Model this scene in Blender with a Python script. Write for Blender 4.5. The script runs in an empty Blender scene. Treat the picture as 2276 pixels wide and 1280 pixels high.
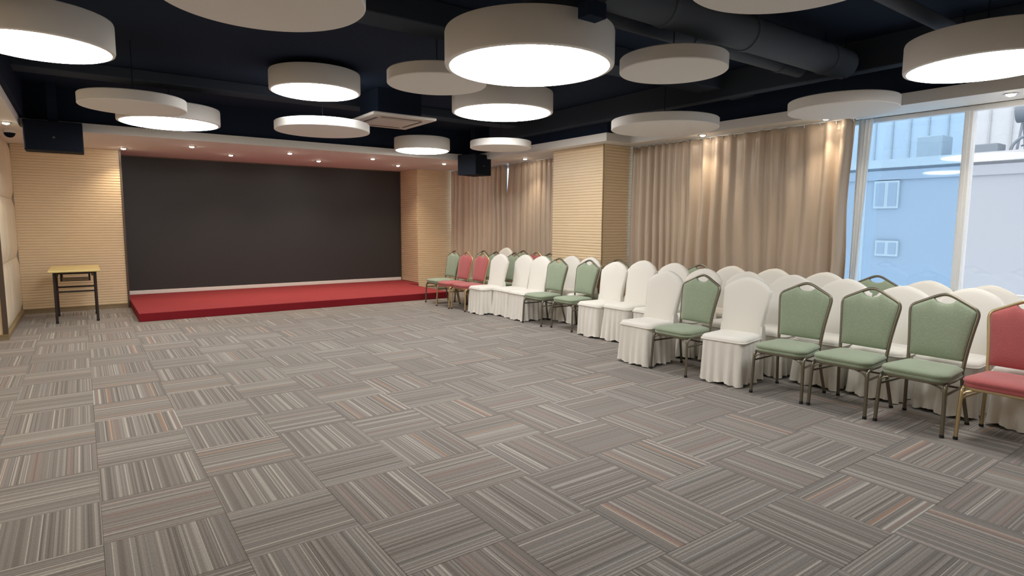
import bpy, bmesh, math, random
from mathutils import Vector, Matrix, noise
PI = math.pi
sc = bpy.context.scene
COL = sc.collection

# ------------------------------------------------------------------ camera, world, exposure
CAM = (0.4999, -6.1067, 1.4323); YAW, PITCH, ROLL, FPX = 0.624, 0.1082, 0.0052, 1326.6
cd = bpy.data.cameras.new('camera'); cam = bpy.data.objects.new('camera', cd); COL.objects.link(cam)
fw = Vector((math.sin(YAW)*math.cos(PITCH), math.cos(YAW)*math.cos(PITCH), -math.sin(PITCH)))
rt = fw.cross(Vector((0, 0, 1))).normalized(); up = rt.cross(fw)
r2 = math.cos(ROLL)*rt + math.sin(ROLL)*up; u2 = -math.sin(ROLL)*rt + math.cos(ROLL)*up
cam.matrix_world = Matrix(((r2.x, u2.x, -fw.x, CAM[0]), (r2.y, u2.y, -fw.y, CAM[1]), (r2.z, u2.z, -fw.z, CAM[2]), (0, 0, 0, 1)))
cd.sensor_fit = 'HORIZONTAL'; cd.sensor_width = 36; cd.lens = FPX/2276*36; cd.clip_start = .05; cd.clip_end = 200
sc.camera = cam
w = bpy.data.worlds.new('overcast'); sc.world = w; w.use_nodes = True
bg = w.node_tree.nodes['Background']; bg.inputs[0].default_value = (.86, .93, 1, 1); bg.inputs[1].default_value = 2.2
sc.view_settings.view_transform = 'Standard'; sc.view_settings.look = 'None'
sc.view_settings.gamma = 1; sc.view_settings.use_curve_mapping = False; sc.view_settings.exposure = 1.25
LAMP = 7.0        # emission of the round lamps
SPOTW = 16.0      # watts of a recessed spotlight

# ------------------------------------------------------------------ materials
def nmat(name):
    m = bpy.data.materials.new(name); m.use_nodes = True
    return m, m.node_tree.nodes, m.node_tree.links, m.node_tree.nodes['Principled BSDF']
def mat(name, col, rough=.6, metal=0, sheen=0, bump=0, bscale=60, var=0, vscale=4, spec=.5, coat=0):
    m, N, L, b = nmat(name)
    b.inputs['Base Color'].default_value = (*col, 1); b.inputs['Roughness'].default_value = rough
    b.inputs['Metallic'].default_value = metal; b.inputs['Specular IOR Level'].default_value = spec
    if sheen: b.inputs['Sheen Weight'].default_value = sheen; b.inputs['Sheen Roughness'].default_value = .4
    if coat: b.inputs['Coat Weight'].default_value = coat
    tc = N.new('ShaderNodeTexCoord')
    if bump:
        n = N.new('ShaderNodeTexNoise'); n.inputs['Scale'].default_value = bscale; n.inputs['Detail'].default_value = 4
        L.new(tc.outputs['Object'], n.inputs['Vector'])
        bp = N.new('ShaderNodeBump'); bp.inputs['Strength'].default_value = bump; bp.inputs['Distance'].default_value = .01
        L.new(n.outputs['Fac'], bp.inputs['Height']); L.new(bp.outputs['Normal'], b.inputs['Normal'])
    if var:
        n = N.new('ShaderNodeTexNoise'); n.inputs['Scale'].default_value = vscale; n.inputs['Detail'].default_value = 5
        L.new(tc.outputs['Object'], n.inputs['Vector'])
        mx = N.new('ShaderNodeMix'); mx.data_type = 'RGBA'
        mx.inputs[6].default_value = (*[c*(1-var) for c in col], 1); mx.inputs[7].default_value = (*[min(1, c*(1+var)) for c in col], 1)
        L.new(n.outputs['Fac'], mx.inputs[0]); L.new(mx.outputs[2], b.inputs['Base Color'])
    return m
def emit(name, col, s):
    m, N, L, b = nmat(name)
    b.inputs['Base Color'].default_value = (.8, .8, .8, 1); b.inputs['Emission Color'].default_value = (*col, 1); b.inputs['Emission Strength'].default_value = s
    return m
def glass(name, tint, gloss=.06):
    m, N, L, b = nmat(name); N.remove(b)
    t = N.new('ShaderNodeBsdfTransparent'); t.inputs[0].default_value = (*tint, 1)
    g = N.new('ShaderNodeBsdfGlossy'); g.inputs['Roughness'].default_value = .03
    lw = N.new('ShaderNodeLayerWeight'); lw.inputs[0].default_value = .25
    mp = N.new('ShaderNodeMath'); mp.operation = 'MULTIPLY_ADD'; mp.inputs[1].default_value = .3; mp.inputs[2].default_value = gloss
    L.new(lw.outputs['Fresnel'], mp.inputs[0])
    mx = N.new('ShaderNodeMixShader'); L.new(mp.outputs[0], mx.inputs[0]); L.new(t.outputs[0], mx.inputs[1]); L.new(g.outputs[0], mx.inputs[2])
    L.new(mx.outputs[0], N['Material Output'].inputs['Surface'])
    return m
def carpet_mat():
    m, N, L, b = nmat('striped_carpet')
    b.inputs['Roughness'].default_value = .95; b.inputs['Specular IOR Level'].default_value = .15
    b.inputs['Sheen Weight'].default_value = .15
    uv = N.new('ShaderNodeUVMap'); uv.uv_map = 'UVMap'
    sp = N.new('ShaderNodeSeparateXYZ'); L.new(uv.outputs[0], sp.inputs[0])
    at = N.new('ShaderNodeAttribute'); at.attribute_name = 'seed'; at.attribute_type = 'GEOMETRY'
    def math_(op, a, bb=None, c=None):
        n = N.new('ShaderNodeMath'); n.operation = op
        for i, v in enumerate((a, bb, c)):
            if v is None: continue
            if isinstance(v, (int, float)): n.inputs[i].default_value = v
            else: L.new(v, n.inputs[i])
        return n.outputs[0]
    def wn(step, off):                       # random value for each stripe of the given width
        i = math_('FLOOR', math_('DIVIDE', sp.outputs[0], step))
        cb = N.new('ShaderNodeCombineXYZ'); L.new(i, cb.inputs[0]); L.new(math_('ADD', math_('MULTIPLY', at.outputs['Fac'], 97.3), off), cb.inputs[1])
        n = N.new('ShaderNodeTexWhiteNoise'); n.noise_dimensions = '2D'; L.new(cb.outputs[0], n.inputs['Vector']); return n.outputs['Value']
    fine, mid, wide, hue, line = wn(.0078, 1.), wn(.0139, 7.), wn(.0357, 13.), wn(.0192, 23.), wn(.0042, 31.)
    val = math_('ADD', math_('ADD', math_('MULTIPLY', fine, .50), math_('MULTIPLY', mid, .34)), math_('MULTIPLY', wide, .16))
    cr = N.new('ShaderNodeValToRGB'); e = cr.color_ramp.elements
    stops = [(.0, (.128, .111, .099)), (.24, (.168, .148, .134)), (.45, (.213, .191, .174)), (.62, (.236, .213, .195)), (.78, (.298, .274, .250)), (.92, (.45, .425, .385))]
    e[0].position, e[0].color = stops[0][0], (*stops[0][1], 1); e[1].position, e[1].color = stops[1][0], (*stops[1][1], 1)
    for p, c in stops[2:]: q = e.new(p); q.color = (*c, 1)
    L.new(val, cr.inputs[0])
    def over(base, fac, col, amt):
        mx = N.new('ShaderNodeMix'); mx.data_type = 'RGBA'; mx.blend_type = 'MIX'
        L.new(math_('MULTIPLY', fac, amt), mx.inputs[0]); L.new(base, mx.inputs[6]); mx.inputs[7].default_value = (*col, 1); return mx.outputs[2]
    c = cr.outputs[0]
    warm = math_('GREATER_THAN', math_('FRACT', math_('MULTIPLY', at.outputs['Fac'], 7.77)), .38)   # some tiles carry coloured yarn
    c = over(c, math_('MULTIPLY', math_('GREATER_THAN', hue, .972), warm), (.36, .19, .11), .55)
    c = over(c, math_('MULTIPLY', math_('LESS_THAN', hue, .09), warm), (.27, .185, .165), .55)
    c = over(c, math_('MULTIPLY', math_('GREATER_THAN', math_('ABSOLUTE', math_('SUBTRACT', hue, .5)), .0), math_('COMPARE', hue, .3, .035)), (.21, .215, .215), .3)
    c = over(c, math_('GREATER_THAN', line, .945), (.48, .45, .40), .75)
    c = over(c, math_('LESS_THAN', line, .05), (.09, .08, .072), .6)
    # broken yarn along the stripe
    nz = N.new('ShaderNodeTexNoise'); nz.inputs['Scale'].default_value = 1
    mp = N.new('ShaderNodeMapping'); mp.inputs['Scale'].default_value = (420, 60, 1); L.new(uv.outputs[0], mp.inputs[0]); L.new(mp.outputs[0], nz.inputs['Vector'])
    mul = N.new('ShaderNodeMix'); mul.data_type = 'RGBA'; mul.blend_type = 'MULTIPLY'; mul.inputs[0].default_value = 1
    sc_ = N.new('ShaderNodeMapRange'); sc_.inputs[3].default_value = .62; sc_.inputs[4].default_value = 1.38; L.new(nz.outputs['Fac'], sc_.inputs[0])
    L.new(c, mul.inputs[6]); L.new(sc_.outputs[0], mul.inputs[7])
    L.new(mul.outputs[2], b.inputs['Base Color'])
    bp = N.new('ShaderNodeBump'); bp.inputs['Strength'].default_value = .35; bp.inputs['Distance'].default_value = .004
    L.new(nz.outputs['Fac'], bp.inputs['Height']); L.new(bp.outputs[0], b.inputs['Normal'])
    return m
def cloth_mat(name, col, rough, sheen, wr=.3, wscale=7, trans=0):
    m = mat(name, col, rough, sheen=sheen, bump=wr, bscale=wscale)
    return m
M = dict(
    carpet=carpet_mat(),
    under=mat('carpet_backing', (.03, .03, .03), .9),
    beige=mat('beige_ribbed_panel', (.80, .635, .43), .36, var=.04, vscale=1.5, spec=.4),
    padded=mat('cream_padded_fabric', (.74, .65, .50), .6, bump=.15, bscale=220, var=.03),
    brass=mat('brass_trim', (.42, .33, .18), .35, metal=.7),
    bronze_trim=mat('dark_bronze_trim', (.12, .09, .07), .4, metal=.4),
    plaster=mat('white_plaster', (.80, .775, .745), .75, var=.02),
    dark=mat('dark_navy_paint', (.017, .026, .047), .9, spec=.08),
    pipe=mat('slate_pipe_paint', (.10, .118, .145), .8, spec=.15),
    beam=mat('slate_beam_paint', (.048, .060, .082), .9, spec=.1),
    skirting=mat('brown_skirting', (.27, .20, .12), .5),
    disc=mat('warm_white_disc', (.83, .81, .79), .65),
    drum=mat('white_drum', (.86, .84, .82), .55),
    lampglow=emit('lamp_diffuser', (1, .985, .95), LAMP),
    spotglow=emit('spot_bulb', (1, .9, .74), 45),
    chrome=mat('chrome', (.75, .73, .7), .2, metal=1),
    screen=mat('matte_black_screen', (.038, .039, .042), .42, spec=.4),
    steel=mat('brushed_steel', (.80, .78, .76), .4, metal=.1),
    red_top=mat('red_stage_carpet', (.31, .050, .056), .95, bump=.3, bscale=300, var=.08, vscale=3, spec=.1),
    red_shade=mat('shaded_stage_red', (.21, .016, .022), .95, bump=.3, bscale=300, spec=.1),  # stage red darkened: shade of the upright faces put into the colour
    black=mat('black_cabinet', (.013, .017, .026), .8, spec=.15),
    grille=mat('black_grille', (.009, .012, .020), .9, spec=.08),
    badge=mat('dim_badge', (.07, .07, .08), .5),
    wood=mat('pale_yellow_laminate', (.74, .60, .27), .4, var=.06, vscale=6),
    legmetal=mat('dark_powder_coat', (.022, .014, .016), .45),
    bronze=mat('bronze_tube', (.20, .18, .135), .38, metal=.75),
    gold=mat('gold_tube', (.58, .45, .25), .33, metal=.75),
    rubber=mat('black_rubber', (.015, .015, .015), .8),
    cover=cloth_mat('white_stretch_cover', (.78, .75, .695), .75, .15, .45, 5),
    curtain=mat('beige_satin', (.54, .43, .335), .32, sheen=.08, bump=.06, bscale=18, var=.05, vscale=2),
    sheer=mat('white_lining', (.82, .86, .9), .7),
    alum=mat('white_aluminium', (.86, .88, .90), .4),
    ac=mat('ac_plastic', (.55, .50, .46), .5),
    slot=mat('ac_slot', (.12, .10, .09), .7),
    glass_blue=glass('blue_tinted_glass', (.58, .67, .73), .05),
    glass_clear=glass('pale_glass', (.74, .72, .70), .04),
    facade=mat('pale_facade', (.285, .315, .365), .85, var=.04, vscale=.6),
    band=mat('white_ledge', (.40, .42, .44), .8),
    roofgrey=mat('grey_rooftop_metal', (.20, .235, .28), .5),
    rear=mat('grey_facade', (.52, .55, .59), .8),
    winglass=mat('dark_window_glass', (.255, .29, .34), .45),
)
def fabric_back(name, col, scale):
    m, N, L, b = nmat(name)
    b.inputs['Roughness'].default_value = .8; b.inputs['Sheen Weight'].default_value = .3
    tc = N.new('ShaderNodeTexCoord'); ck = N.new('ShaderNodeTexVoronoi'); ck.inputs['Scale'].default_value = scale
    L.new(tc.outputs['Object'], ck.inputs['Vector'])
    mx = N.new('ShaderNodeMix'); mx.data_type = 'RGBA'; mx.inputs[6].default_value = (*[c*.90 for c in col], 1); mx.inputs[7].default_value = (*[c*1.08 for c in col], 1)
    L.new(ck.outputs['Distance'], mx.inputs[0]); L.new(mx.outputs[2], b.inputs['Base Color'])
    bp = N.new('ShaderNodeBump'); bp.inputs['Strength'].default_value = .12; bp.inputs['Distance'].default_value = .004
    L.new(ck.outputs['Distance'], bp.inputs['Height']); L.new(bp.outputs[0], b.inputs['Normal'])
    return m
M['green'] = fabric_back('sage_green_fabric', (.272, .33, .228), 90)
M['red'] = fabric_back('crimson_fabric', (.43, .095, .095), 90)

# ------------------------------------------------------------------ mesh helpers
def box(bm, x0, x1, y0, y1, z0, z1):
    v = [bm.verts.new((x, y, z)) for z in (z0, z1) for y in (y0, y1) for x in (x0, x1)]
    for f in ((0, 2, 3, 1), (4, 5, 7, 6), (0, 1, 5, 4), (2, 6, 7, 3), (0, 4, 6, 2), (1, 3, 7, 5)): bm.faces.new([v[i] for i in f])
    return v
def new(name, bm, m, parent=None, smooth=False, bevel=0, loc=None, bseg=2):
    me = bpy.data.meshes.new(name); bmesh.ops.recalc_face_normals(bm, faces=bm.faces); bm.to_mesh(me); bm.free()
    if smooth:
        for p in me.polygons: p.use_smooth = True
    o = bpy.data.objects.new(name, me); COL.objects.link(o); me.materials.append(M[m] if isinstance(m, str) else m)
    if parent: o.parent = parent
    if loc: o.location = loc
    if bevel:
        b = o.modifiers.new('bevel', 'BEVEL'); b.width = bevel; b.segments = bseg; b.limit_method = 'ANGLE'
    return o
def boxo(name, m, dims, parent=None, bevel=0):
    bm = bmesh.new(); box(bm, *dims); return new(name, bm, m, parent, bevel=bevel)
def thing(name, label, cat, loc=(0, 0, 0), rz=0, group=None):
    o = bpy.data.objects.new(name, None); COL.objects.link(o); o.empty_display_size = .1
    o.location = loc; o.rotation_euler = (0, 0, rz); tag(o, label, cat, group); return o
def tag(o, label, cat, group=None):
    o['label'] = label; o['category'] = cat
    if group: o['group'] = group
    return o
def struct(o, label=None):
    o['kind'] = 'structure'
    if label: o['label'] = label
    return o
def tube(bm, pts, rx, n=8, ry=None, closed=False, square=False):
    """sweep a round or rounded-square section along points"""
    ry = ry or rx; pts = [Vector(p) for p in pts]; rings = []
    prev = None
    for i, p in enumerate(pts):
        a = pts[i-1] if i else (pts[-1] if closed else p); b = pts[(i+1) % len(pts)] if (i+1 < len(pts) or closed) else p
        t = (b-a).normalized()
        if prev is None:
            ref = Vector((1, 0, 0)) if abs(t.x) < .8 else Vector((0, 1, 0)); s = t.cross(ref).normalized()
        else: s = (prev - t*prev.dot(t)).normalized()
        prev = s; q = t.cross(s)
        rings.append([bm.verts.new(p + s*rx*math.cos(2*PI*(k+.5)/n) + q*ry*math.sin(2*PI*(k+.5)/n)) for k in range(n)])
    m = len(rings)
    for i in range(m if closed else m-1):
        for k in range(n): bm.faces.new((rings[i][k], rings[i][(k+1) % n], rings[(i+1) % m][(k+1) % n], rings[(i+1) % m][k]))
    if not closed: bm.faces.new(rings[0]); bm.faces.new(rings[-1])
def smoothpath(pts, sub=6):
    pts = [Vector(p) for p in pts]; out = []
    for i in range(len(pts)-1):
        p0, p1, p2, p3 = pts[max(i-1, 0)], pts[i], pts[i+1], pts[min(i+2, len(pts)-1)]
        for k in range(sub):
            t = k/sub
            out.append(.5*((2*p1) + (p2-p0)*t + (2*p0-5*p1+4*p2-p3)*t*t + (3*p1-p0-3*p2+p3)*t**3))
    out.append(pts[-1]); return out
def lathe(bm, prof, n=64, cx=0, cy=0):
    rings = []
    for r, z in prof:
        rings.append([bm.verts.new((cx+r*math.cos(2*PI*k/n), cy+r*math.sin(2*PI*k/n), z)) for k in range(n)] if r > 1e-6 else [bm.verts.new((cx, cy, z))])
    for a, b in zip(rings, rings[1:]):
        for k in range(n):
            k2 = (k+1) % n
            vs = [a[k] if len(a) > 1 else a[0], a[k2] if len(a) > 1 else None, b[k2] if len(b) > 1 else b[0], b[k] if len(b) > 1 else None]
            vs = [v for v in vs if v]
            if len(vs) > 2: bm.faces.new(vs)
def copy_tree(o, loc, rz, label, group=None, zs=1):
    r = o.copy(); COL.objects.link(r); r.location = loc; r.rotation_euler = (0, 0, rz); r.scale = (1, 1, zs); r['label'] = label
    if group: r['group'] = group
    for ch in list(o.children):
        c = ch.copy(); COL.objects.link(c); c.parent = r
        for g in list(ch.children):
            d = g.copy(); COL.objects.link(d); d.parent = c
    return r

# ------------------------------------------------------------------ main dimensions
ZS, ZF, ZC = 2.578, 2.69, 3.12          # soffit underside, fascia top, dark ceiling
XL, YP, YSCR = -.289, 5.65, 6.5         # left wall face, back panels, screen plane
XW = 7.56                                # window plane
YR = -9.5                                # rear wall behind the camera
XLO = -1.0                               # left wall nearer than the pier

# ------------------------------------------------------------------ floor and carpet tiles
floor = struct(boxo('floor', 'under', (-1.3, 7.9, YR-.2, 6.9, -.12, -.0065)))
T = .5; H = T/2-.0005
def tile_geo(bm, uvl, sdl, cx, cy, rot, seed):
    co = []
    for z, h in ((-.0065, H), (-.0012, H), (0, H-.0010)):
        for sx, sy in ((-1, -1), (1, -1), (1, 1), (-1, 1)): co.append((sx*h, sy*h, z))
    vs = [bm.verts.new((cx+a, cy+b, c)) for a, b, c in co]
    fs = [(8, 9, 10, 11)] + [(i+4*l, (i+1) % 4+4*l, (i+1) % 4+4*(l+1), i+4*(l+1)) for l in (0, 1) for i in range(4)]
    for f in fs:
        fc = bm.faces.new([vs[i] for i in f]); fc[sdl] = seed
        for lp, i in zip(fc.loops, f):
            a, b = co[i][0], co[i][1]
            for _ in range(rot): a, b = -b, a
            lp[uvl].uv = (a+.25+.5*int(seed*53), b)
def tile_mesh(rot, seed):
    bm = bmesh.new(); uvl = bm.loops.layers.uv.new('UVMap'); sdl = bm.faces.layers.float.new('seed')
    tile_geo(bm, uvl, sdl, 0, 0, rot, seed); me = bpy.data.meshes.new('carpet_tile'); bm.to_mesh(me); bm.free(); me.materials.append(M['carpet']); return me
rnd = random.Random(5)
seeds = [rnd.random() for _ in range(14)]
tiles = {(r, i): tile_mesh(r, s) for r in range(4) for i, s in enumerate(seeds)}
def project(p):
    d = Vector(p)-Vector(CAM); z = d.dot(fw)
    return None if z < .2 else (1138+FPX*d.dot(r2)/z, 640-FPX*d.dot(u2)/z)
cells = []
for c in range(-2, 15):
    for r in range(-13, 19):
        x, y = (c+.5)*T, -(r+.5)*T
        if y > 6.4 or y < YR: continue
        if x < XL and y > 3.2: continue
        cells.append((c, r, x, y))
def shown(x, y):
    for a in (-.2, .2):
        for b in (-.2, .2):
            q = project((x+a, y+b, 0))
            if q and -5 < q[0] < 2281 and -5 < q[1] < 1285: return True
    return False
def stage_hidden(x, y): return x > 1.0 and y > 3.95
cells.sort(key=lambda t: (not (shown(t[2], t[3]) and not stage_hidden(t[2], t[3])), (t[2]-CAM[0])**2+(t[3]-CAM[1])**2))
bmS = bmesh.new(); uvS = bmS.loops.layers.uv.new('UVMap'); sdS = bmS.faces.layers.float.new('seed')
k = 0
for c, r, x, y in cells:
    rot = (0 if (c+r) % 2 else 1) + 2*rnd.randint(0, 1); i = rnd.randrange(14)
    if k < 295 and shown(x, y) and not stage_hidden(x, y):
        o = bpy.data.objects.new('carpet_tile', tiles[(rot, i)]); COL.objects.link(o); o.location = (x, y, 0); o.parent = floor; k += 1
    else: tile_geo(bmS, uvS, sdS, x, y, rot, seeds[i])
o = new('carpet_tile_rest', bmS, 'carpet', floor); o['kind'] = 'stuff'

# ------------------------------------------------------------------ ribbed wall panels
def ribs(bm, a, b, z0, z1, pitch=.042, depth=.010, back=.05):
    """horizontally grooved board from point a to b (xy), grooves facing the left-hand normal"""
    a, b = Vector((*a, 0)), Vector((*b, 0)); d = (b-a).normalized(); n = Vector((d.y, -d.x, 0))
    prof = []; z = z0; k = max(1, round((z1-z0)/pitch)); p = (z1-z0)/k
    for i in range(k):
        zz = z0+i*p; prof += [(0, zz+.006), (0, zz+p-.006), (-depth, zz+p-.0045), (-depth, zz+p+.0045)]
    prof = [(-depth, z0)] + prof[:-1]
    prof[-1] = (-depth, z1)
    vs = [[bm.verts.new(q + n*o_ + Vector((0, 0, z_))) for o_, z_ in prof] for q in (a, b)]
    bk = [[bm.verts.new(q - n*back + Vector((0, 0, z_))) for z_ in (z0, z1)] for q in (a, b)]
    for i in range(len(prof)-1): bm.faces.new((vs[0][i], vs[1][i], vs[1][i+1], vs[0][i+1]))
    bm.faces.new((bk[0][0], bk[1][0], bk[1][1], bk[0][1]))
    bm.faces.new((vs[0][0], bk[0][0], bk[1][0], vs[1][0])); bm.faces.new((vs[0][-1], vs[1][-1], bk[1][1], bk[0][1]))
    for e in (0, 1): bm.faces.new(vs[e] + bk[e][::-1])
wall_back = struct(boxo('wall_back', 'plaster', (-1.3, 7.9, 6.62, 6.9, -.12, 3.3)))
bm = bmesh.new(); ribs(bm, (XL, YP), (1.07, YP), .07, ZS); o = new('ribbed_panel', bm, 'beige', wall_back)
boxo('panel_core', 'plaster', (XL-.4, 1.07, YP+.052, 6.62, 0, ZF), wall_back)
bm = bmesh.new(); ribs(bm, (6.44, 6.6), (6.44, YP+.052), .125, ZS); new('ribbed_panel', bm, 'beige', wall_back)
bm = bmesh.new(); ribs(bm, (6.44, YP), (7.5, YP), .0, ZS); new('ribbed_panel', bm, 'beige', wall_back)
boxo('panel_core', 'plaster', (6.492, 7.56, YP+.052, 6.62, 0, ZF), wall_back)
# brown edge trim beside the screen and brass skirting
struct(boxo('trim_1', 'bronze_trim', (1.07, 1.10, YP-.012, 6.6, 0, ZS)))
bb = struct(boxo('baseboard_back', 'skirting', (XL+.012, 1.07, YP-.012, YP+.04, 0, .062)))
boxo('brass_cap', 'brass', (XL+.012, 1.07, YP-.016, YP+.04, .062, .072), bb)

# left wall: pier with cream padded panels, and the plain wall nearer the camera
wall_left = struct(boxo('wall_left', 'beige', (-1.3, XL-.03, 3.2, 6.62, 0, 3.3)))
def cushion(bm, y0, y1, z0, z1, d):
    n = 8; g = []
    for i in range(n+1):
        row = []
        for j in range(n+1):
            a, b = i/n, j/n
            e = lambda t: 1-abs(2*t-1)**5
            h = d*(e(a)*e(b))**.5
            row.append(bm.verts.new((XL-.03+.004+h, y0+(y1-y0)*a, z0+(z1-z0)*b)))
        g.append(row)
    for i in range(n):
        for j in range(n): bm.faces.new((g[i][j], g[i+1][j], g[i+1][j+1], g[i][j+1]))
for i in range(3):
    for j, (z0, z1) in enumerate(((.07, .89), (.89, 1.75), (1.75, ZS))):
        y0 = 3.235+i*.805
        bm = bmesh.new(); cushion(bm, y0+.003, y0+.802, z0+.003, z1-.003, .036); new('padded_panel', bm, 'padded', wall_left, smooth=True)
struct(boxo('trim_2', 'bronze_trim', (XL-.04, XL+.008, 3.188, 3.235, .07, ZS)))
bl = struct(boxo('baseboard_left', 'skirting', (XL-.03, XL+.012, 3.185, YP, 0, .055))); boxo('brass_cap', 'brass', (XL-.03, XL+.016, 3.182, YP, .055, .07), bl)
bl2 = struct(boxo('baseboard_pier', 'skirting', (XLO, XL-.03, 3.185, 3.2, 0, .055))); boxo('brass_cap', 'brass', (XLO, XL-.03, 3.182, 3.2, .055, .07), bl2)
struct(boxo('wall_left_near', 'beige', (-1.3, XLO, YR, 3.2, 0, 3.3)))
struct(boxo('wall_rear', 'beige', (-1.3, 7.9, YR-.2, YR, 0, 3.3)))

# ------------------------------------------------------------------ ceiling, beams, ducts, soffits
ceiling = struct(boxo('ceiling', 'dark', (-1.3, 7.9, YR-.2, 6.9, ZC, 3.3)))
for y, zb, wd in ((2.08, 3.0, .32), (-1.75, 2.93, .3), (-5.6, 2.93, .3)): struct(boxo('trim_beam', 'beam', (XLO, 7.03, y-wd/2, y+wd/2, zb, ZC), None, .01))
struct(boxo('trim_beam', 'beam', (6.40, 6.55, YR, 2.8, 2.84, ZC), None, .01))
def duct(name, y, z, r, x0, x1, label):
    bm = bmesh.new(); tube(bm, [(x0, 0, 0), (x1, 0, 0)], r, 20)
    t = thing(name, label, 'duct', (0, y, z)); new('pipe', bm, 'pipe', t, smooth=True, bevel=.004)
    for x in (x0+.6, (x0+x1)/2, x1-.35):
        bm = bmesh.new(); tube(bm, [(x-.02, 0, 0), (x+.02, 0, 0)], r+.008, 20); new('collar', bm, 'pipe', t)
        bm = bmesh.new(); tube(bm, [(x, 0, r), (x, 0, ZC-z)], .006, 6); new('hanger', bm, 'dark', t)
duct('air_duct', -3.27, 2.90, .13, 3.2, 6.3, 'thick dark round air duct running to the window above the flat discs')
duct('sprinkler_pipe', -2.87, 2.93, .075, 2.95, 6.25, 'thinner dark pipe running beside the thick air duct')
duct('conduit_pipe', -4.2, 2.93, .05, 2.0, 6.6, 'slim dark pipe above the large lamp at the top right')
# soffits (white bulkheads)
def soff(name, poly):
    bm = bmesh.new(); lo = [bm.verts.new((x, y, ZS)) for x, y in poly]; hi = [bm.verts.new((x, y, ZF)) for x, y in poly]
    n = len(poly); bm.faces.new(lo); bm.faces.new(hi)
    for i in range(n): bm.faces.new((lo[i], lo[(i+1) % n], hi[(i+1) % n], hi[i]))
    return struct(new(name, bm, 'plaster'))
soff('trim_3', [(-.03, 3.56), (6.5, 3.56), (6.5, 0.0), (6.98, 0.0), (6.98, YR), (XW+.1, YR), (XW+.1, 6.62), (XLO, 6.62), (XLO, YR), (-.03, YR)])
def bulk(dims): 
    return struct(boxo('trim_bulkhead', 'dark', dims))
bulk((XLO, -.03+.05, YR, 3.56, ZF, ZC)); bulk((XLO, 7.66, 3.62, 6.62, ZF, ZC)); bulk((7.03, 7.66, YR, 3.62, ZF, ZC)); bulk((6.56, 7.03, .05, 3.62, ZF, ZC))
# column between the windows
pil = struct(boxo('wall_pillar', 'plaster', (6.77, 7.5, .33, 1.35, 0, ZS)))
bm = bmesh.new(); ribs(bm, (6.713, 1.41), (6.713, .275), 0, ZS, back=.056); new('ribbed_panel', bm, 'beige', pil)
bm = bmesh.new(); ribs(bm, (6.722, .27), (7.5, .27), 0, ZS, back=.056); new('ribbed_panel', bm, 'beige', pil)
boxo('corner_strip', 'brass', (6.708, 6.722, .262, .276, 0, ZS), pil)

# ------------------------------------------------------------------ windows on the right
wr = struct(boxo('wall_right', 'plaster', (7.5, 7.7, YR, 6.62, -.1, .70)))
boxo('wall_top', 'plaster', (7.5, 7.7, YR, 6.62, ZS, 3.3), wr)
boxo('wall_pier', 'plaster', (7.5, 7.7, .15, 1.5, .7, ZS), wr)
def window(name, y0, y1, mulls, glasses, label):
    wn = struct(thing(name, label, 'window', (XW, y0, .7))); del wn['category']
    def b(nm, m, d, par=wn, bv=.004):
        x0, x1, a0, a1, c0, c1 = d
        o = boxo(nm, m, (x0-XW, x1-XW, a0-y0, a1-y0, c0-.7, c1-.7), par, bv); return o
    b('sill', 'alum', (7.46, 7.62, y0, y1, .70, .735)); b('rail', 'alum', (7.52, 7.60, y0, y1, .735, .79)); b('rail', 'alum', (7.52, 7.60, y0, y1, ZS-.05, ZS))
    ys = [y0]+mulls+[y1]
    for m_ in mulls: b('mullion', 'alum', (7.50, 7.62, m_-.035, m_+.035, .79, ZS-.05)); b('mullion_bead', 'alum', (7.485, 7.50, m_-.012, m_+.022, .79, ZS-.05))
    for i in range(len(ys)-1):
        b('pane', glasses[i], (XW, XW+.006, ys[i]+.03, ys[i+1]-.03, .79, ZS-.05), bv=0)
    return wn
window('window_1', YR+.2, .15, [-7.8, -6.6, -5.0, -3.89, -2.92, -1.9, -.9], ['glass_clear']*4+['glass_blue']*4, 'tall window with white mullions beside the beige curtain')
window('window_2', 1.5, 5.6, [2.5, 3.5, 4.5], ['glass_blue']*4, 'window behind the far beige curtains')

# ------------------------------------------------------------------ outside: neighbouring building with rooftop plant
bd = thing('building', 'pale blue-white building with flat roof seen through the window', 'building', (15, 0, -6))
def bb_(nm, m, d, par=None, bv=0):
    x0, x1, a0, a1, c0, c1 = d; p = par or bd
    return boxo(nm, m, (x0-15, x1-15, a0, a1, c0+6, c1+6), p, bv)
bb_('facade', 'facade', (15, 21, -22, 14, -6, 2.86)); bb_('parapet', 'band', (14.9, 15.0, -22, 14, 2.68, 2.859)); bb_('ledge', 'facade', (14.95, 15.0, -22, 14, 2.42, 2.62))
bd2 = thing('far_building', 'white building with vertical cladding rising behind the flat roof', 'building', (15, 0, -6))
bb_('wall', 'rear', (21.5, 23, -22, 14, -6, 9), bd2)
for i in range(60): bb_('wall_rib', 'band', (21.46, 21.5, -20+i*.5, -19.96+i*.5, 2.62, 9), bd2)
for yy, zz, ww, hh in ((-.12, 2.1, .50, .60), (-.2, .92, .46, .34), (-4.6, 2.0, .7, .8), (3.5, 2.1, .5, .6)):
    f = bb_('window_frame', 'band', (14.95, 15.0, yy-ww/2, yy+ww/2, zz-hh/2, zz+hh/2))
    for s in (-1, 1): bb_('window_pane', 'winglass', (14.94, 14.951, yy+s*ww/4-ww/4+.04, yy+s*ww/4+ww/4-.04, zz-hh/2+.05, zz+hh/2-.05), f)
ht = thing('solar_heater', 'grey water tank on a steel frame standing on the roof outside', 'water heater', (16.5, -2.35, 2.885))
bm = bmesh.new(); tube(bm, [(0, .45, .92), (0, -1.1, .92)], .24, 20); new('tank', bm, 'roofgrey', ht, smooth=True)
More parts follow.
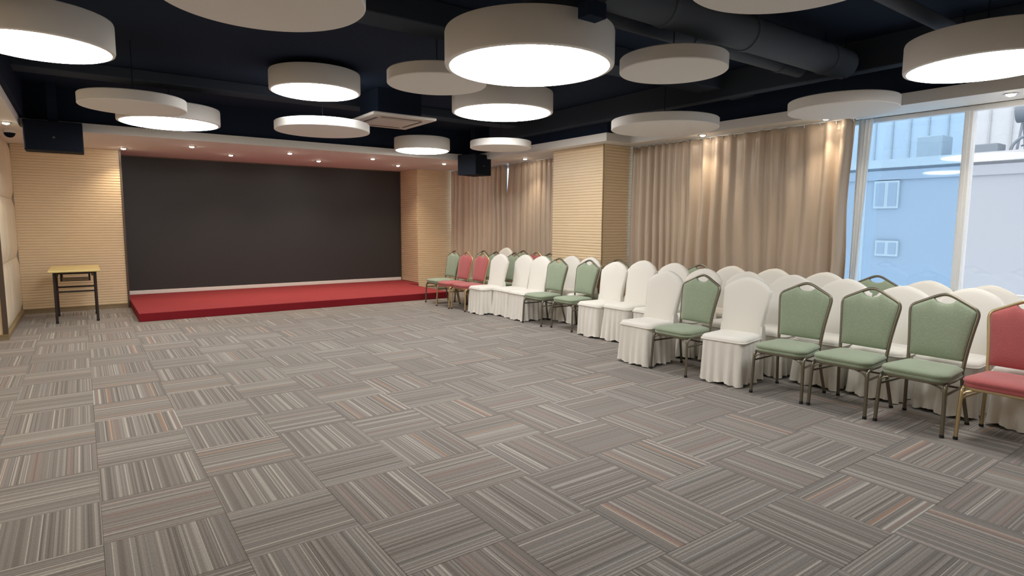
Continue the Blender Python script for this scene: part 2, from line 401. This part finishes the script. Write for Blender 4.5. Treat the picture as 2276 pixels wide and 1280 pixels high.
for a in (.35, -1.0):
    for x in (-.15, .5): bm = bmesh.new(); tube(bm, [(0, a, .8), (x, a*1.1, 0)], .025, 6); new('leg', bm, 'roofgrey', ht)
bm = bmesh.new(); tube(bm, [(0, .35, .2), (0, -1.0, .7)], .02, 6); new('brace', bm, 'roofgrey', ht)
tag(boxo('rooftop_box', 'roofgrey', (16, 16.5, -1.75, -1.15, 2.86, 3.14), bevel=.02), 'low grey box on the roof right of the mullion', 'box')
tag(boxo('rooftop_cabinet', 'band', (16, 16.6, -.75, -.25, 2.86, 3.42), bevel=.02), 'pale cabinet on the roof seen through the blue pane', 'cabinet')
bm = bmesh.new(); tube(bm, smoothpath([(16.2, -1.9, 2.86), (16.2, -1.95, 3.1), (16.2, -2.15, 3.25), (16.2, -2.4, 3.1), (16.2, -2.45, 2.86)]), .03, 8)
tag(new('roof_pipe', bm, 'roofgrey', smooth=True), 'bent grey pipe arching over the roof beside the tank', 'pipe')

# ------------------------------------------------------------------ curtains
def curtain(name, y0, y1, label, seed, group, x=7.30, z0=.03, z1=ZS-.012, amp=.066, pull=None, fold=.17):
    rn = random.Random(seed); bm = bmesh.new(); n = int((y1-y0)/.012); nz = 26
    ph = 0; phs = []; amps = []; wmod = rn.random()*10
    for i in range(n+1):
        y = y0+(y1-y0)*i/n
        ph += 2*PI*.012/(fold*(1.05+.75*noise.noise(Vector((y*2.3, wmod, 3)))))
        phs.append(ph); amps.append(.35+1.5*abs(noise.noise(Vector((y*1.3, wmod, 9)))) )
    g = []
    for i in range(n+1):
        row = []
        for j in range(nz+1):
            t = j/nz; z = z1+(z0-z1)*t; y = y0+(y1-y0)*i/n
            a = amp*amps[i]*(.55+.55*t)
            p = phs[i]+1.5*noise.noise(Vector((y*1.2, z*.8, seed)))*(.3+t)+.5*t
            d = a*(math.sin(p)+.32*math.sin(2*p+seed)+.25*noise.noise(Vector((y*9, z*1.3, seed+4))))
            d += .02*noise.noise(Vector((y*1.5, z*1.2, seed+8)))
            yy = y+.35*a*math.cos(p)
            if pull: yy = pull(yy, z)
            row.append(bm.verts.new((x+d, yy, z)))
        g.append(row)
    for i in range(n):
        for j in range(nz): bm.faces.new((g[i][j], g[i][j+1], g[i+1][j+1], g[i+1][j]))
    t = thing(name, label, 'curtain', (0, 0, 0), 0, group)
    o = new('cloth', bm, 'curtain', t, smooth=True); s = o.modifiers.new('thick', 'SOLIDIFY'); s.thickness = .004
    bm = bmesh.new(); tube(bm, [(x, y0, z1+.004), (x, y1, z1+.004)], .008, 6); new('rail', bm, 'alum', t)
    for i in range(int((y1-y0)/.18)+1):
        bm = bmesh.new(); yy = y0+.03+i*.18; tube(bm, [(x, yy, z1-.03), (x-.01, yy, z1-.01), (x, yy, z1+.006)], .004, 5); new('hook', bm, 'alum', t)
    return t
def pullf(y, z):      # the far pair parts only at the top
    s = max(0, (y-3.0)/.47); k = min(1, max(0, (2.45-z)/.5)); return y + s*.06*k
def pullr(y, z):      # the near edge is gathered a little at mid height
    s = max(0, 1-(y+2.95)/.5); k = math.exp(-((z-1.75)/.55)**2); return y + s*.05*k - s*.0
curtain('curtain', 3.52, 5.6, 'beige satin curtain in the far corner beside the ribbed panel', 3, 'beige satin curtains')
curtain('curtain', 1.46, 3.47, 'beige satin curtain between the far corner curtain and the pillar', 11, 'beige satin curtains', pull=pullf)
curtain('curtain', -.80, .24, 'beige satin curtain hanging right beside the pillar, in narrow folds', 21, 'beige satin curtains', fold=.13, amp=.066)
curtain('curtain', -2.95, -.76, 'wide beige satin curtain hanging next to the bright window', 33, 'beige satin curtains', pull=pullr, fold=.19, amp=.064)
bm = bmesh.new(); n = 14; g = []
for i in range(n+1):
    row = []
    for j in range(21):
        t = j/20; z = ZS-.02+(.75-ZS)*t; wdt = .14*(1-.55*t)
        row.append(bm.verts.new((7.40+.012*math.sin(i*1.4), -2.93-wdt*i/n, z)))
    g.append(row)
for i in range(n):
    for j in range(20): bm.faces.new((g[i][j], g[i][j+1], g[i+1][j+1], g[i+1][j]))
o = new('curtain_lining', bm, 'sheer', smooth=True); s = o.modifiers.new('thick', 'SOLIDIFY'); s.thickness = .002
tag(o, 'narrow white lining strip peeking out beside the wide beige curtain', 'curtain')

# ------------------------------------------------------------------ screen and stage
scr = thing('led_screen', 'large black screen filling the recess behind the red stage', 'screen', (3.77, YSCR, .12))
def sb(nm, m, d, par=scr, bv=0):
    return boxo(nm, m, (d[0]-3.77, d[1]-3.77, d[2]-YSCR, d[3]-YSCR, d[4]-.12, d[5]-.12), par, bv)
sb('display', 'screen', (1.115, 6.42, YSCR, YSCR+.05, .19, ZS-.02)); sb('base_strip', 'steel', (1.115, 6.42, YSCR-.02, YSCR+.05, .122, .19), bv=.004)
for x in (1.103, 6.42): sb('side_frame', 'bronze_trim', (x, x+.014, YSCR-.02, YSCR+.05, .122, ZS-.005))
sb('top_frame', 'bronze_trim', (1.115, 6.42, YSCR-.02, YSCR+.05, ZS-.02, ZS-.002))
stg = thing('stage_platform', 'low wide stage platform covered in red carpet', 'stage', (3.7, 3.83, 0))
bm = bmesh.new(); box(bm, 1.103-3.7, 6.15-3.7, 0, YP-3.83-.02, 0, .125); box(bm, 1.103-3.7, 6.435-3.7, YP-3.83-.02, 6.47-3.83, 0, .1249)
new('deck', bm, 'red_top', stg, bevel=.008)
boxo('front_shade_face', 'red_shade', (1.103-3.7, 6.15-3.7, -.006, 0, 0, .117), stg, .002); boxo('side_shade_face', 'red_shade', (6.15-3.7, 6.156-3.7, 0, YP-3.83-.02, 0, .117), stg, .002)  # thin sheets carrying the painted shade on the stage's front and side

# ------------------------------------------------------------------ folding table
tb = thing('folding_table', 'small folding table with pale yellow top standing by the wall', 'table', (.395, 4.75, 0))
boxo('table_top', 'wood', (-.295, .295, -.6, .6, .722, .748), tb, .004)
boxo('edge_band', 'wood', (-.298, .298, -.603, .603, .727, .743), tb, .002)
for yy in (-.43, .33):
    for sx in (-1, 1):
        bm = bmesh.new(); tube(bm, [(sx*.235, yy, .722), (sx*.235, yy+(.03 if yy > 0 else -.02), .015)], .017, 8); l = new('leg', bm, 'legmetal', tb)
        bm = bmesh.new(); tube(bm, [(sx*.235, yy+(.03 if yy > 0 else -.02), 0), (sx*.235, yy+(.03 if yy > 0 else -.02), .03)], .02, 8); new('foot_cap', bm, 'rubber', l)
    bm = bmesh.new(); tube(bm, [(-.235, yy, .44), (.235, yy, .44)], .013, 8); new('crossbar', bm, 'legmetal', tb)
    bm = bmesh.new(); tube(bm, [(-.235, yy, .70), (.235, yy, .70)], .013, 8); new('crossbar', bm, 'legmetal', tb)
for sx in (-1, 1):
    bm = bmesh.new(); tube(bm, [(sx*.17, .0, .72), (sx*.17, .0, .56), (sx*.17, .52, .56), (sx*.17, .52, .72)], .012, 8); new('shelf_bracket', bm, 'legmetal', tb)
    bm = bmesh.new(); tube(bm, [(sx*.2, -.4, .66), (sx*.2, .1, .712)], .01, 6); new('brace', bm, 'legmetal', tb)
for yy, zz in ((0, .66), (.52, .66), (.0, .56), (.26, .56), (.52, .56)):
    bm = bmesh.new(); tube(bm, [(-.17, yy, zz), (.17, yy, zz)], .008, 6); new('shelf_rod', bm, 'legmetal', tb)

# ------------------------------------------------------------------ lamps and discs on the ceiling
def lamp(x, y, z, r, h, label):
    t = thing('drum_lamp', label, 'ceiling lamp', (x, y, z), 0, 'lit drum lamps')
    bm = bmesh.new(); b = .018
    lathe(bm, [(0, h), (r-b, h), (r-.004, h-.005), (r, h-b), (r, b), (r-.004, .005), (r-b, 0), (r*.945, 0), (r*.94, .012), (0, .012)], 96)
    new('drum', bm, 'drum', t, smooth=True).modifiers.new('edge', 'EDGE_SPLIT')
    bm = bmesh.new(); lathe(bm, [(0, .0115), (r*.938, .0115), (r*.938, .002)]+[(r*.938*math.cos(a*PI/20), .002-.035*math.sin(a*PI/20)) for a in range(1, 10)]+[(0, -.033)], 96); new('diffuser', bm, 'lampglow', t)
    bm = bmesh.new(); tube(bm, [(0, 0, h), (0, 0, ZC-z-.001)], .004, 8); new('suspension_rod', bm, 'dark', t)
def disc(x, y, z, r, label, h=.1):
    t = thing('ceiling_disc', label, 'ceiling disc', (x, y, z), 0, 'unlit flat discs')
    bm = bmesh.new(); b = .006
    lathe(bm, [(0, h), (r-b, h), (r, h-b), (r, b), (r-b, 0), (0, 0)], 96); new('disc', bm, 'disc', t, smooth=True).modifiers.new('edge', 'EDGE_SPLIT')
    bm = bmesh.new(); tube(bm, [(0, 0, h), (0, 0, ZC-z)], .004, 8); new('suspension_rod', bm, 'dark', t)
lamp(.367, -1.27, 2.5, .39, .20, 'lit drum lamp cut off by the left edge of the picture')
lamp(1.45, 2.29, 2.6, .55, .19, 'lit drum lamp partly hidden behind a flat disc on the left')
lamp(2.69, .66, 2.85, .481, .21, 'lit drum lamp in front of the screen, left of the air conditioner')
lamp(3.09, -2.70, 2.5, .583, .235, 'largest lit drum lamp at the top centre')
lamp(4.88, .20, 2.80, .632, .25, 'lit drum lamp right below the largest one')
lamp(5.10, 2.81, 2.595, .449, .198, 'smallest farthest lit drum lamp above the stage edge')
lamp(5.555, -4.57, 2.5, .47, .205, 'lit drum lamp cut off by the right edge of the picture')
disc(1.284, -2.935, 2.5, .486, 'unlit flat disc cut off by the top edge, left of the largest lamp')
disc(.98, .74, 2.5, .447, 'unlit flat disc overlapping a lit lamp on the left')
disc(3.04, -1.47, 2.6, .42, 'unlit flat disc partly hidden behind the largest lamp')
disc(3.02, 1.44, 2.55, .567, 'unlit flat disc beside the air conditioner')
disc(5.71, 1.44, 2.55, .46, 'smallest unlit flat disc near the far curtains')
disc(4.13, -3.09, 2.55, .39, 'unlit flat disc right of the largest lamp')
disc(5.95, -1.48, 2.5, .595, 'unlit flat disc in front of the pillar and curtain')
disc(6.25, -3.30, 2.47, .457, 'unlit flat disc in front of the bright window')
disc(3.095, -4.594, 2.5, .447, 'unlit flat disc cut off by the top edge, right of the largest lamp')
# lamps behind the camera carry on the same ceiling
lamp(2.0, -7.2, 2.55, .5, .2, 'lit drum lamp behind the viewpoint')
# air conditioner cassette
ac = thing('air_conditioner', 'square off-white ceiling air conditioner behind a flat disc', 'air conditioner', (3.92, 1.42, 2.75))
boxo('body', 'dark', (-.3, .3, -.3, .3, .04, ZC-2.75-.002), ac)
boxo('panel', 'ac', (-.44, .44, -.47, .47, 0, .04), ac, .015)
boxo('grille', 'ac', (-.25, .25, -.25, .25, -.008, 0), ac, .004)
for a, (x0, x1, y0, y1) in enumerate(((-.33, -.29, -.28, .28), (.29, .33, -.28, .28), (-.28, .28, -.36, -.32), (-.28, .28, .32, .36))): boxo('air_slot', 'slot', (x0, x1, y0, y1, -.003, .001), ac)
jb = thing('junction_box', 'small dark box hanging in front of the largest drum lamp', 'box', (3.02, -3.40, 2.63))
boxo('box', 'dark', (-.07, .07, -.05, .05, 0, .09), jb, .006); bm = bmesh.new(); tube(bm, [(0, 0, .09), (0, 0, ZC-2.63)], .03, 8); new('stem', bm, 'dark', jb)

# hanging loudspeakers under the bulkhead corners
def speaker(x, y, z, rz, wd, dp, hh, label):
    t = thing('loudspeaker', label, 'loudspeaker', (x, y, z), rz, 'black hanging loudspeakers')
    boxo('cabinet', 'black', (-wd/2, wd/2, -dp/2, dp/2, 0, hh), t, .008)
    boxo('grille', 'grille', (-wd/2+.012, wd/2-.012, -dp/2-.008, -dp/2, .012, hh-.012), t, .004)
    boxo('badge', 'badge', (-.012, .012, -dp/2-.011, -dp/2-.008, hh*.42, hh*.42+.02), t)
    boxo('bracket', 'dark', (-.05, .05, -.05, .05, hh, ZC-z), t)
speaker(.30, 3.36, 2.28, .0, .585, .34, .36, 'black loudspeaker hanging on the left above the folding table')
speaker(6.35, 3.2, 2.285, math.radians(18), .44, .42, .36, 'black loudspeaker hanging in the right corner before the far curtain')
# dome camera
dc = thing('dome_camera', 'dark dome security camera under the left bulkhead', 'camera', (-.165, 3.95, ZS))
bm = bmesh.new(); lathe(bm, [(0, 0), (.07, 0), (.07, -.03), (.062, -.035), (0, -.035)], 24); new('base', bm, 'plaster', dc)
bm = bmesh.new(); lathe(bm, [(.06, -.034)]+[(.06*math.cos(a*PI/16), -.034-.06*math.sin(a*PI/16)) for a in range(1, 8)]+[(0, -.094)], 24); new('dome', bm, 'grille', dc, smooth=True)

# recessed spotlights
def spot(x, y, label, tilt=(0, 0), pw=1.0, ang=110):
    t = thing('downlight', label, 'spotlight', (x, y, ZS), 0, 'recessed spotlights')
    bm = bmesh.new(); lathe(bm, [(.036, .0), (.055, 0), (.055, -.006), (.048, -.010), (.036, -.006), (.036, 0)], 24); new('ring', bm, 'chrome', t, smooth=True)
    bm = bmesh.new(); lathe(bm, [(0, -.004), (.034, -.004), (.03, -.016), (.015, -.022), (0, -.024)], 20); new('bulb', bm, 'spotglow', t, smooth=True)
    ld = bpy.data.lights.new('spot_beam', 'SPOT'); ld.energy = SPOTW*pw; ld.color = (1, .84, .62); ld.spot_size = math.radians(ang); ld.spot_blend = 1; ld.shadow_soft_size = .03
    lo = bpy.data.objects.new('spot_beam', ld); COL.objects.link(lo); lo.parent = t; lo.location = (0, 0, -.04)
    lo.rotation_euler = (tilt[0], tilt[1], 0)
ordn = ['first', 'second', 'third', 'fourth', 'fifth']
for i, (x, y) in enumerate(((1.121, 5.27), (2.676, 5.23), (4.2, 5.26), (5.76, 5.15))): spot(x, y, '%s from the left of the small spotlights nearest the screen' % ordn[i], (math.radians(8), 0), 1.0 if i == 0 else 1.9)
for i, (x, y) in enumerate(((1.955, 4.33), (3.411, 4.31), (4.848, 4.25), (6.297, 4.22))): spot(x, y, '%s from the left of the spotlights above the front of the stage' % ordn[i], (0, 0), 1.5)
spot(-.14, 3.2, 'spotlight under the left bulkhead beside the dome camera')
for (x, y), lb in zip(((7.0, 2.54), (7.08, -1.156), (7.1, -2.723), (7.16, -4.293)), ('before the far curtains', 'before the wide curtain near the pillar', 'below the flat disc by the window', 'above the right window pane')):
    spot(x, y, 'spotlight under the window bulkhead ' + lb, (0, 0), .8, 95)
for x, y in ((-.14, .2), (-.14, -2.8)): spot(x, y, 'spotlight under the left bulkhead %s' % ('outside the left edge of the picture' if y > 0 else 'left of the viewpoint'))

# ------------------------------------------------------------------ chairs
def leanx(z):            # the back leans away from the sitter
    t = (z-.40)/.53
    return .165+.085*t+.03*t*t
OUT = [(.170, .36), (.178, .45), (.187, .56), (.201, .68), (.213, .77), (.213, .807), (.199, .833), (.165, .853), (.105, .884), (.048, .913), (.0, .925)]
OUTC = OUT[:5]+[(.212, .798), (.197, .838), (.160, .870), (.106, .899), (.052, .920), (.0, .928)]
def half(z):
    for (a, za), (b, zb) in zip(OUT, OUT[1:]):
        if za <= z <= zb: return a+(b-a)*(z-za)/(zb-za)
    return 0 if z > .9 else OUT[0][0]
def ztop(y, ou):
    y = abs(y)
    for (a, za), (b, zb) in list(zip(ou, ou[1:]))[5:]:
        if b <= y <= a: return za+(zb-za)*(a-y)/(a-b)
    return .815
def pad(bm, inset, z0, t0, bite=True, nu=22, nv=16, puff=.018, extra=0):
    front, back = [], []
    for iu in range(nu+1):
        u = -1+2*iu/nu; f, b = [], []
        y0 = u*(.211-inset)
        zt = ztop(min(abs(y0), .2129), OUT if bite else OUTC)-inset*.9+extra
        if bite and abs(y0) < .068: zt = min(zt, .889-.030*math.sqrt(1-(y0/.068)**2))
        for iv in range(nv+1):
            v = iv/nv; z = z0+(zt-z0)*v
            hw = half(min(z, .80))-inset; y = u*hw
            e = (1-abs(u)**6)*(1-abs(2*v-1)**6); x = leanx(z)
            f.append(bm.verts.new((x-t0/2-puff*e, y, z))); b.append(bm.verts.new((x+t0/2+puff*.5*e, y, z)))
        front.append(f); back.append(b)
    for i in range(nu):
        for j in range(nv):
            bm.faces.new((front[i][j], front[i][j+1], front[i+1][j+1], front[i+1][j])); bm.faces.new((back[i][j], back[i+1][j], back[i+1][j+1], back[i][j+1]))
    for i in range(nu):
        bm.faces.new((front[i][0], front[i+1][0], back[i+1][0], back[i][0])); bm.faces.new((front[i][nv], back[i][nv], back[i+1][nv], front[i+1][nv]))
    for j in range(nv):
        bm.faces.new((front[0][j], back[0][j], back[0][j+1], front[0][j+1])); bm.faces.new((front[nu][j], front[nu][j+1], back[nu][j+1], back[nu][j]))
def rrect(x0, x1, yh, rf, rb, n=6, yb=None):
    """rounded outline, front (x0) corners rf, rear corners rb"""
    yb = yb or yh; pts = []
    for cx, cy, r, a0 in ((x0+rf, -yh+rf, rf, PI), (x1-rb, -yb+rb, rb, 1.5*PI), (x1-rb, yb-rb, rb, 0), (x0+rf, yh-rf, rf, .5*PI)):
        for k in range(n+1): a = a0+.5*PI*k/n; pts.append((cx+r*math.cos(a), cy+r*math.sin(a)))
    return pts
def loft(bm, rings, cap0=True, cap1=True):
    R = [[bm.verts.new(p) for p in r] for r in rings]; n = len(R[0])
    for a, b in zip(R, R[1:]):
        for k in range(n): bm.faces.new((a[k], a[(k+1) % n], b[(k+1) % n], b[k]))
    if cap0: bm.faces.new(R[0])
    if cap1: bm.faces.new(R[-1])
def inset_ring(pts, d, z, cx=0):
    n = len(pts); mx = sum(p[0] for p in pts)/n; out = []
    hx = max(abs(p[0]-mx) for p in pts); hy = max(abs(p[1]) for p in pts)
    return [((p[0]-mx)*(1-d/hx)+mx, p[1]*(1-d/hy), z) for p in pts]
def banquet(kind):
    fab, met = ('green', 'bronze') if kind == 'g' else ('red', 'gold')
    t = thing('banquet_chair', 'x', 'chair')
    # back frame: one bent tube from the left rear rail over the crown to the right
    half_p = [(leanx(z), y, z) for y, z in OUT]; full = half_p + [(x, -y, z) for x, y, z in half_p[:-1][::-1]]
    bm = bmesh.new(); tube(bm, smoothpath(full, 3), .0125, 8); new('back_frame', bm, met, t, smooth=True)
    bm = bmesh.new(); pad(bm, .010, .468, .028); o = new('backrest', bm, fab, t, smooth=True)
    bm = bmesh.new(); base = rrect(-.232, .185, .214, .085, .05, n=8, yb=.185)
    loft(bm, [inset_ring(base, d, z) for d, z in ((.02, .366), (.006, .37), (.002, .380), (.004, .389), (.009, .393), (.001, .398), (-.003, .410), (.006, .424), (.03, .434), (.08, .441), (.14, .443))]); new('seat', bm, fab, t, smooth=True)
    bm = bmesh.new(); loft(bm, [inset_ring(base, d, z) for d, z in ((.012, .352), (.008, .356), (.008, .372), (.015, .374))]); new('seat_frame', bm, met, t)
    for s in (-1, 1):
        p = smoothpath([(-.222, s*.212, .0), (-.212, s*.208, .2), (-.205, s*.204, .315), (-.185, s*.202, .352), (-.13, s*.200, .364), (.0, s*.195, .364), (.16, s*.175, .366)], 5)
        bm = bmesh.new(); tube(bm, p, .0125, 8); l = new('leg', bm, met, t, smooth=True)
        bm = bmesh.new(); tube(bm, [(-.222, s*.212, 0), (-.221, s*.2115, .02)], .0145, 8); new('foot_cap', bm, 'rubber', l)
        p = smoothpath([(leanx(.42), s*.173, .42), (.168, s*.175, .35), (.19, s*.185, .22), (.245, s*.205, .0)], 5)
        bm = bmesh.new(); tube(bm, p, .0125, 8); l = new('leg', bm, met, t, smooth=True)
        bm = bmesh.new(); tube(bm, [(.245, s*.205, 0), (.24, s*.203, .02)], .0145, 8); new('foot_cap', bm, 'rubber', l)
        bm = bmesh.new(); tube(bm, [(-.207, s*.203, .285), (.178, s*.18, .285)], .008, 6); new('stretcher', bm, met, t)
        bm = bmesh.new(); tube(bm, smoothpath([(-.207, s*.204, .30), (-.205, s*.175, .335), (-.2, s*.11, .354)], 4), .007, 6); new('gusset', bm, met, t)
    bm = bmesh.new(); tube(bm, [(.183, -.18, .27), (.183, .18, .27)], .008, 6); new('stretcher', bm, met, t)
    return t
def covered(seed):
    rn = random.Random(seed)
    t = thing('covered_chair', 'x', 'chair')
    bm = bmesh.new(); pad(bm, -.012, .41, .05, bite=False, puff=.012, extra=0.0); o = new('back_cover', bm, 'cover', t, smooth=True)
    base = rrect(-.235, .20, .210, .07, .05, n=10, yb=.195)
    bm = bmesh.new(); loft(bm, [inset_ring(base, d, z) for d, z in ((.01, .375), (0, .382), (-.004, .395), (0, .414), (.014, .430), (.05, .437), (.12, .440))]); new('seat_cover', bm, 'cover', t, smooth=True)
    # pleated skirt falling to the carpet, and the tail behind the back
    loop = rrect(-.232, .215, .198, .05, .05, n=5); dense = []
    n = len(loop)
    for i in range(n):
        a, b = Vector(loop[i]), Vector(loop[(i+1) % n]); m = max(1, int((b-a).length/.012))
        for k in range(m): dense.append(a+(b-a)*k/m)
    N_ = len(dense); per = 0; ss = [0]
    for i in range(1, N_): per += (dense[i]-dense[i-1]).length; ss.append(per)
    total = per+(dense[0]-dense[-1]).length; cnt = 19
    bm = bmesh.new(); rings = []
    for j in range(13):
        v = j/12; z = .392-(.392-.006)*v; ring = []
        for i in range(N_):
            p = dense[i]; pr, nx = dense[i-1], dense[(i+1) % N_]; tn = (nx-pr).normalized(); nr = Vector((tn.y, -tn.x))
            ang = 2*PI*cnt*ss[i]/total+1.6*noise.noise(Vector((math.cos(2*PI*i/N_)*2, math.sin(2*PI*i/N_)*2, seed)))
            am = (.55+.9*abs(noise.noise(Vector((ss[i]*6, seed, 0)))))
            d = (.002+.019*v*am)*math.sin(ang+.5*v*math.sin(ss[i]*9+seed)) + .040*v**1.3*(1 if p.x < -.2 else .30)*(.7+.8*noise.noise(Vector((ss[i]*3.5, seed, 5)))) + .012*v**6*math.sin(ang*1.9)
            d = max(-.012, d)
            zz = z + (.022*(1+math.sin(ang*.37+seed))/2 if v > .95 else 0)
            ring.append((p.x+nr.x*d, p.y+nr.y*d, zz))
        rings.append(ring)
    loft(bm, rings, False, False); o = new('skirt', bm, 'cover', t, smooth=True)
    bm = bmesh.new(); tube(bm, [(p[0], p[1], .394) for p in rrect(-.236, .205, .211, .05, .05, n=5, yb=.2)], .006, 6, closed=True); new('seam', bm, 'cover', t, smooth=True)
    # seat-back tail joins the back cover to the skirt
    bm = bmesh.new(); loft(bm, [[(leanx(.5)+a, b*(.198 if a < .03 else .198), z) for a, b in ((-.03, -1), (.035, -1), (.035, 1), (-.03, 1))] if z > .45 else [(.17+a*1.2, b*.205, z) for a, b in ((-.03, -1), (.05, -1), (.05, 1), (-.03, 1))] for z in (.36, .50)]); new('tail', bm, 'cover', t)
    return t
protos = {'g': banquet('g'), 'r': banquet('r')}
covers = [covered(s) for s in (3, 17, 29, 41, 58)]
used = set()
TOPX = leanx(.925)
def put(kind, tx, ty, label, group, rot=0, h=None):
    h = h or (.925 if kind != 'w' else .935)
    if kind == 'w':
        i = put.n % len(covers); put.n += 1; pr = covers[i]; key = ('w', i)
    else: pr = protos[kind]; key = kind
    a = math.radians(rot); loc = (tx-TOPX*math.cos(a), ty-TOPX*math.sin(a), 0); zs = h/.925 if kind != 'w' else h/.936
    if key not in used:
        used.add(key); pr.location = loc; pr.rotation_euler = (0, 0, a); pr.scale = (1, 1, zs); pr['label'] = label; pr['group'] = group; return pr
    return copy_tree(pr, loc, a, label, group, zs)
put.n = 0
GF, GM, GB, GW, GS, GC = 'front row of chairs nearest the viewpoint', 'middle row of chairs', 'back row of chairs by the window', 'front row of chairs near the stage', 'second row of chairs near the stage', 'chairs against the far curtains'
# nearest front row
put('w', 5.53, -1.95, 'white covered chair at the far end of the nearest front row', GF)
put('g', 5.53, -2.40, 'green chair standing between two white covered chairs in the nearest front row', GF)
put('w', 5.60, -2.86, 'white covered chair between green chairs in the nearest front row, long skirt', GF, 8)
put('g', 5.60, -3.42, 'leftmost of the three green chairs side by side in the nearest front row', GF, 5)
put('g', 5.64, -3.935, 'middle of the three green chairs side by side in the nearest front row', GF)
put('g', 5.66, -4.43, 'green chair right beside the red chair at the right edge', GF, -1)
put('r', 5.70, -4.91, 'red chair with gold frame at the right edge of the picture', GF)
# middle row
put('w', 6.20, -1.02, 'tall white covered chair in front of the dark curtain folds beside the pillar', GM, 0, .975)
put('w', 6.24, -1.47, 'white covered chair just behind the far end of the nearest front row', GM, 0, .968)
put('w', 6.17, -1.95, 'white covered chair directly behind the green chair between two white ones', GM)
put('w', 6.2, -2.46, 'white covered chair behind the gap left of the three green chairs', GM)
put('w', 6.22, -2.95, 'white covered chair behind the leftmost of the three green chairs', GM)
put('w', 6.22, -3.46, 'white covered chair behind the middle of the three green chairs', GM)
put('w', 6.25, -3.93, 'white covered chair behind the green chair next to the red one', GM, 0, .91)
put('w', 6.25, -4.42, 'white covered chair directly behind the red chair at the right edge', GM)
put('w', 6.25, -4.92, 'white covered chair at the right edge behind and beyond the red chair', GM)
# back row under the window
put('g', 6.83, -1.40, 'green chair top in the back row peeking out between white covers before the curtain', GB)
put('w', 6.82, -1.86, 'white covered chair in the back row right of the peeking green top', GB)
put('w', 6.85, -2.38, 'white covered chair in the back row before the middle of the wide curtain', GB)
put('w', 6.83, -2.96, 'white covered chair in the back row at the near edge of the wide curtain', GB)
put('g', 6.94, -3.42, 'green chair in the back row standing out against the blue window pane', GB)
put('w', 6.84, -3.90, 'white covered chair in the back row below the window mullion', GB, 0, .922)
put('w', 6.82, -4.37, 'white covered chair in the back row before the right window pane', GB, 0, .92)
# front row towards the stage
put('g', 6.0, 3.30, 'farthest green chair, standing beside the end of the red stage', GW)
put('r', 5.93, 2.76, 'red chair next to the farthest green chair by the stage', GW)
put('r', 5.97, 2.31, 'red chair next to the first white cover of the far front row', GW)
put('w', 6.01, 1.84, 'first white covered chair right of the two red chairs', GW)
put('w', 6.20, 1.43, 'second white covered chair right of the two red chairs', GW)
put('w', 6.17, .97, 'third white covered chair right of the two red chairs, left of a green one', GW)
put('g', 6.12, .52, 'left one of the two green chairs side by side before the pillar', GW)
put('g', 6.20, -.03, 'right one of the two green chairs side by side before the pillar', GW)
put('w', 6.17, -.58, 'white covered chair right of the two green chairs before the pillar', GW)
# second row near the stage
put('g', 6.46, 3.05, 'green chair behind the two red chairs near the stage', GS)
put('g', 6.43, 2.60, 'green chair behind the right red chair, left of the first white cover', GS)
put('g', 6.50, 2.14, 'green chair in the gap behind the first and second white covers', GS)
put('w', 6.64, .82, 'white covered chair behind the left of the two green chairs, against the pillar', GS)
put('w', 6.62, .38, 'white covered chair behind the right of the two green chairs, against the pillar', GS)
put('g', 6.71, -.08, 'green chair behind the white cover right of the two green chairs, by the pillar side', GS)
# against the far curtains
put('w', 7.08, 3.20, 'tall white covered chair against the far curtains', GC, 0, .965)
put('g', 7.10, 2.70, 'green chair against the far curtains behind the second white cover', GC)
put('r', 6.97, 2.13, 'red chair top against the far curtains behind the third white cover', GC)
put('g', 6.88, 1.66, 'green chair against the far curtain beside the pillar edge', GC)
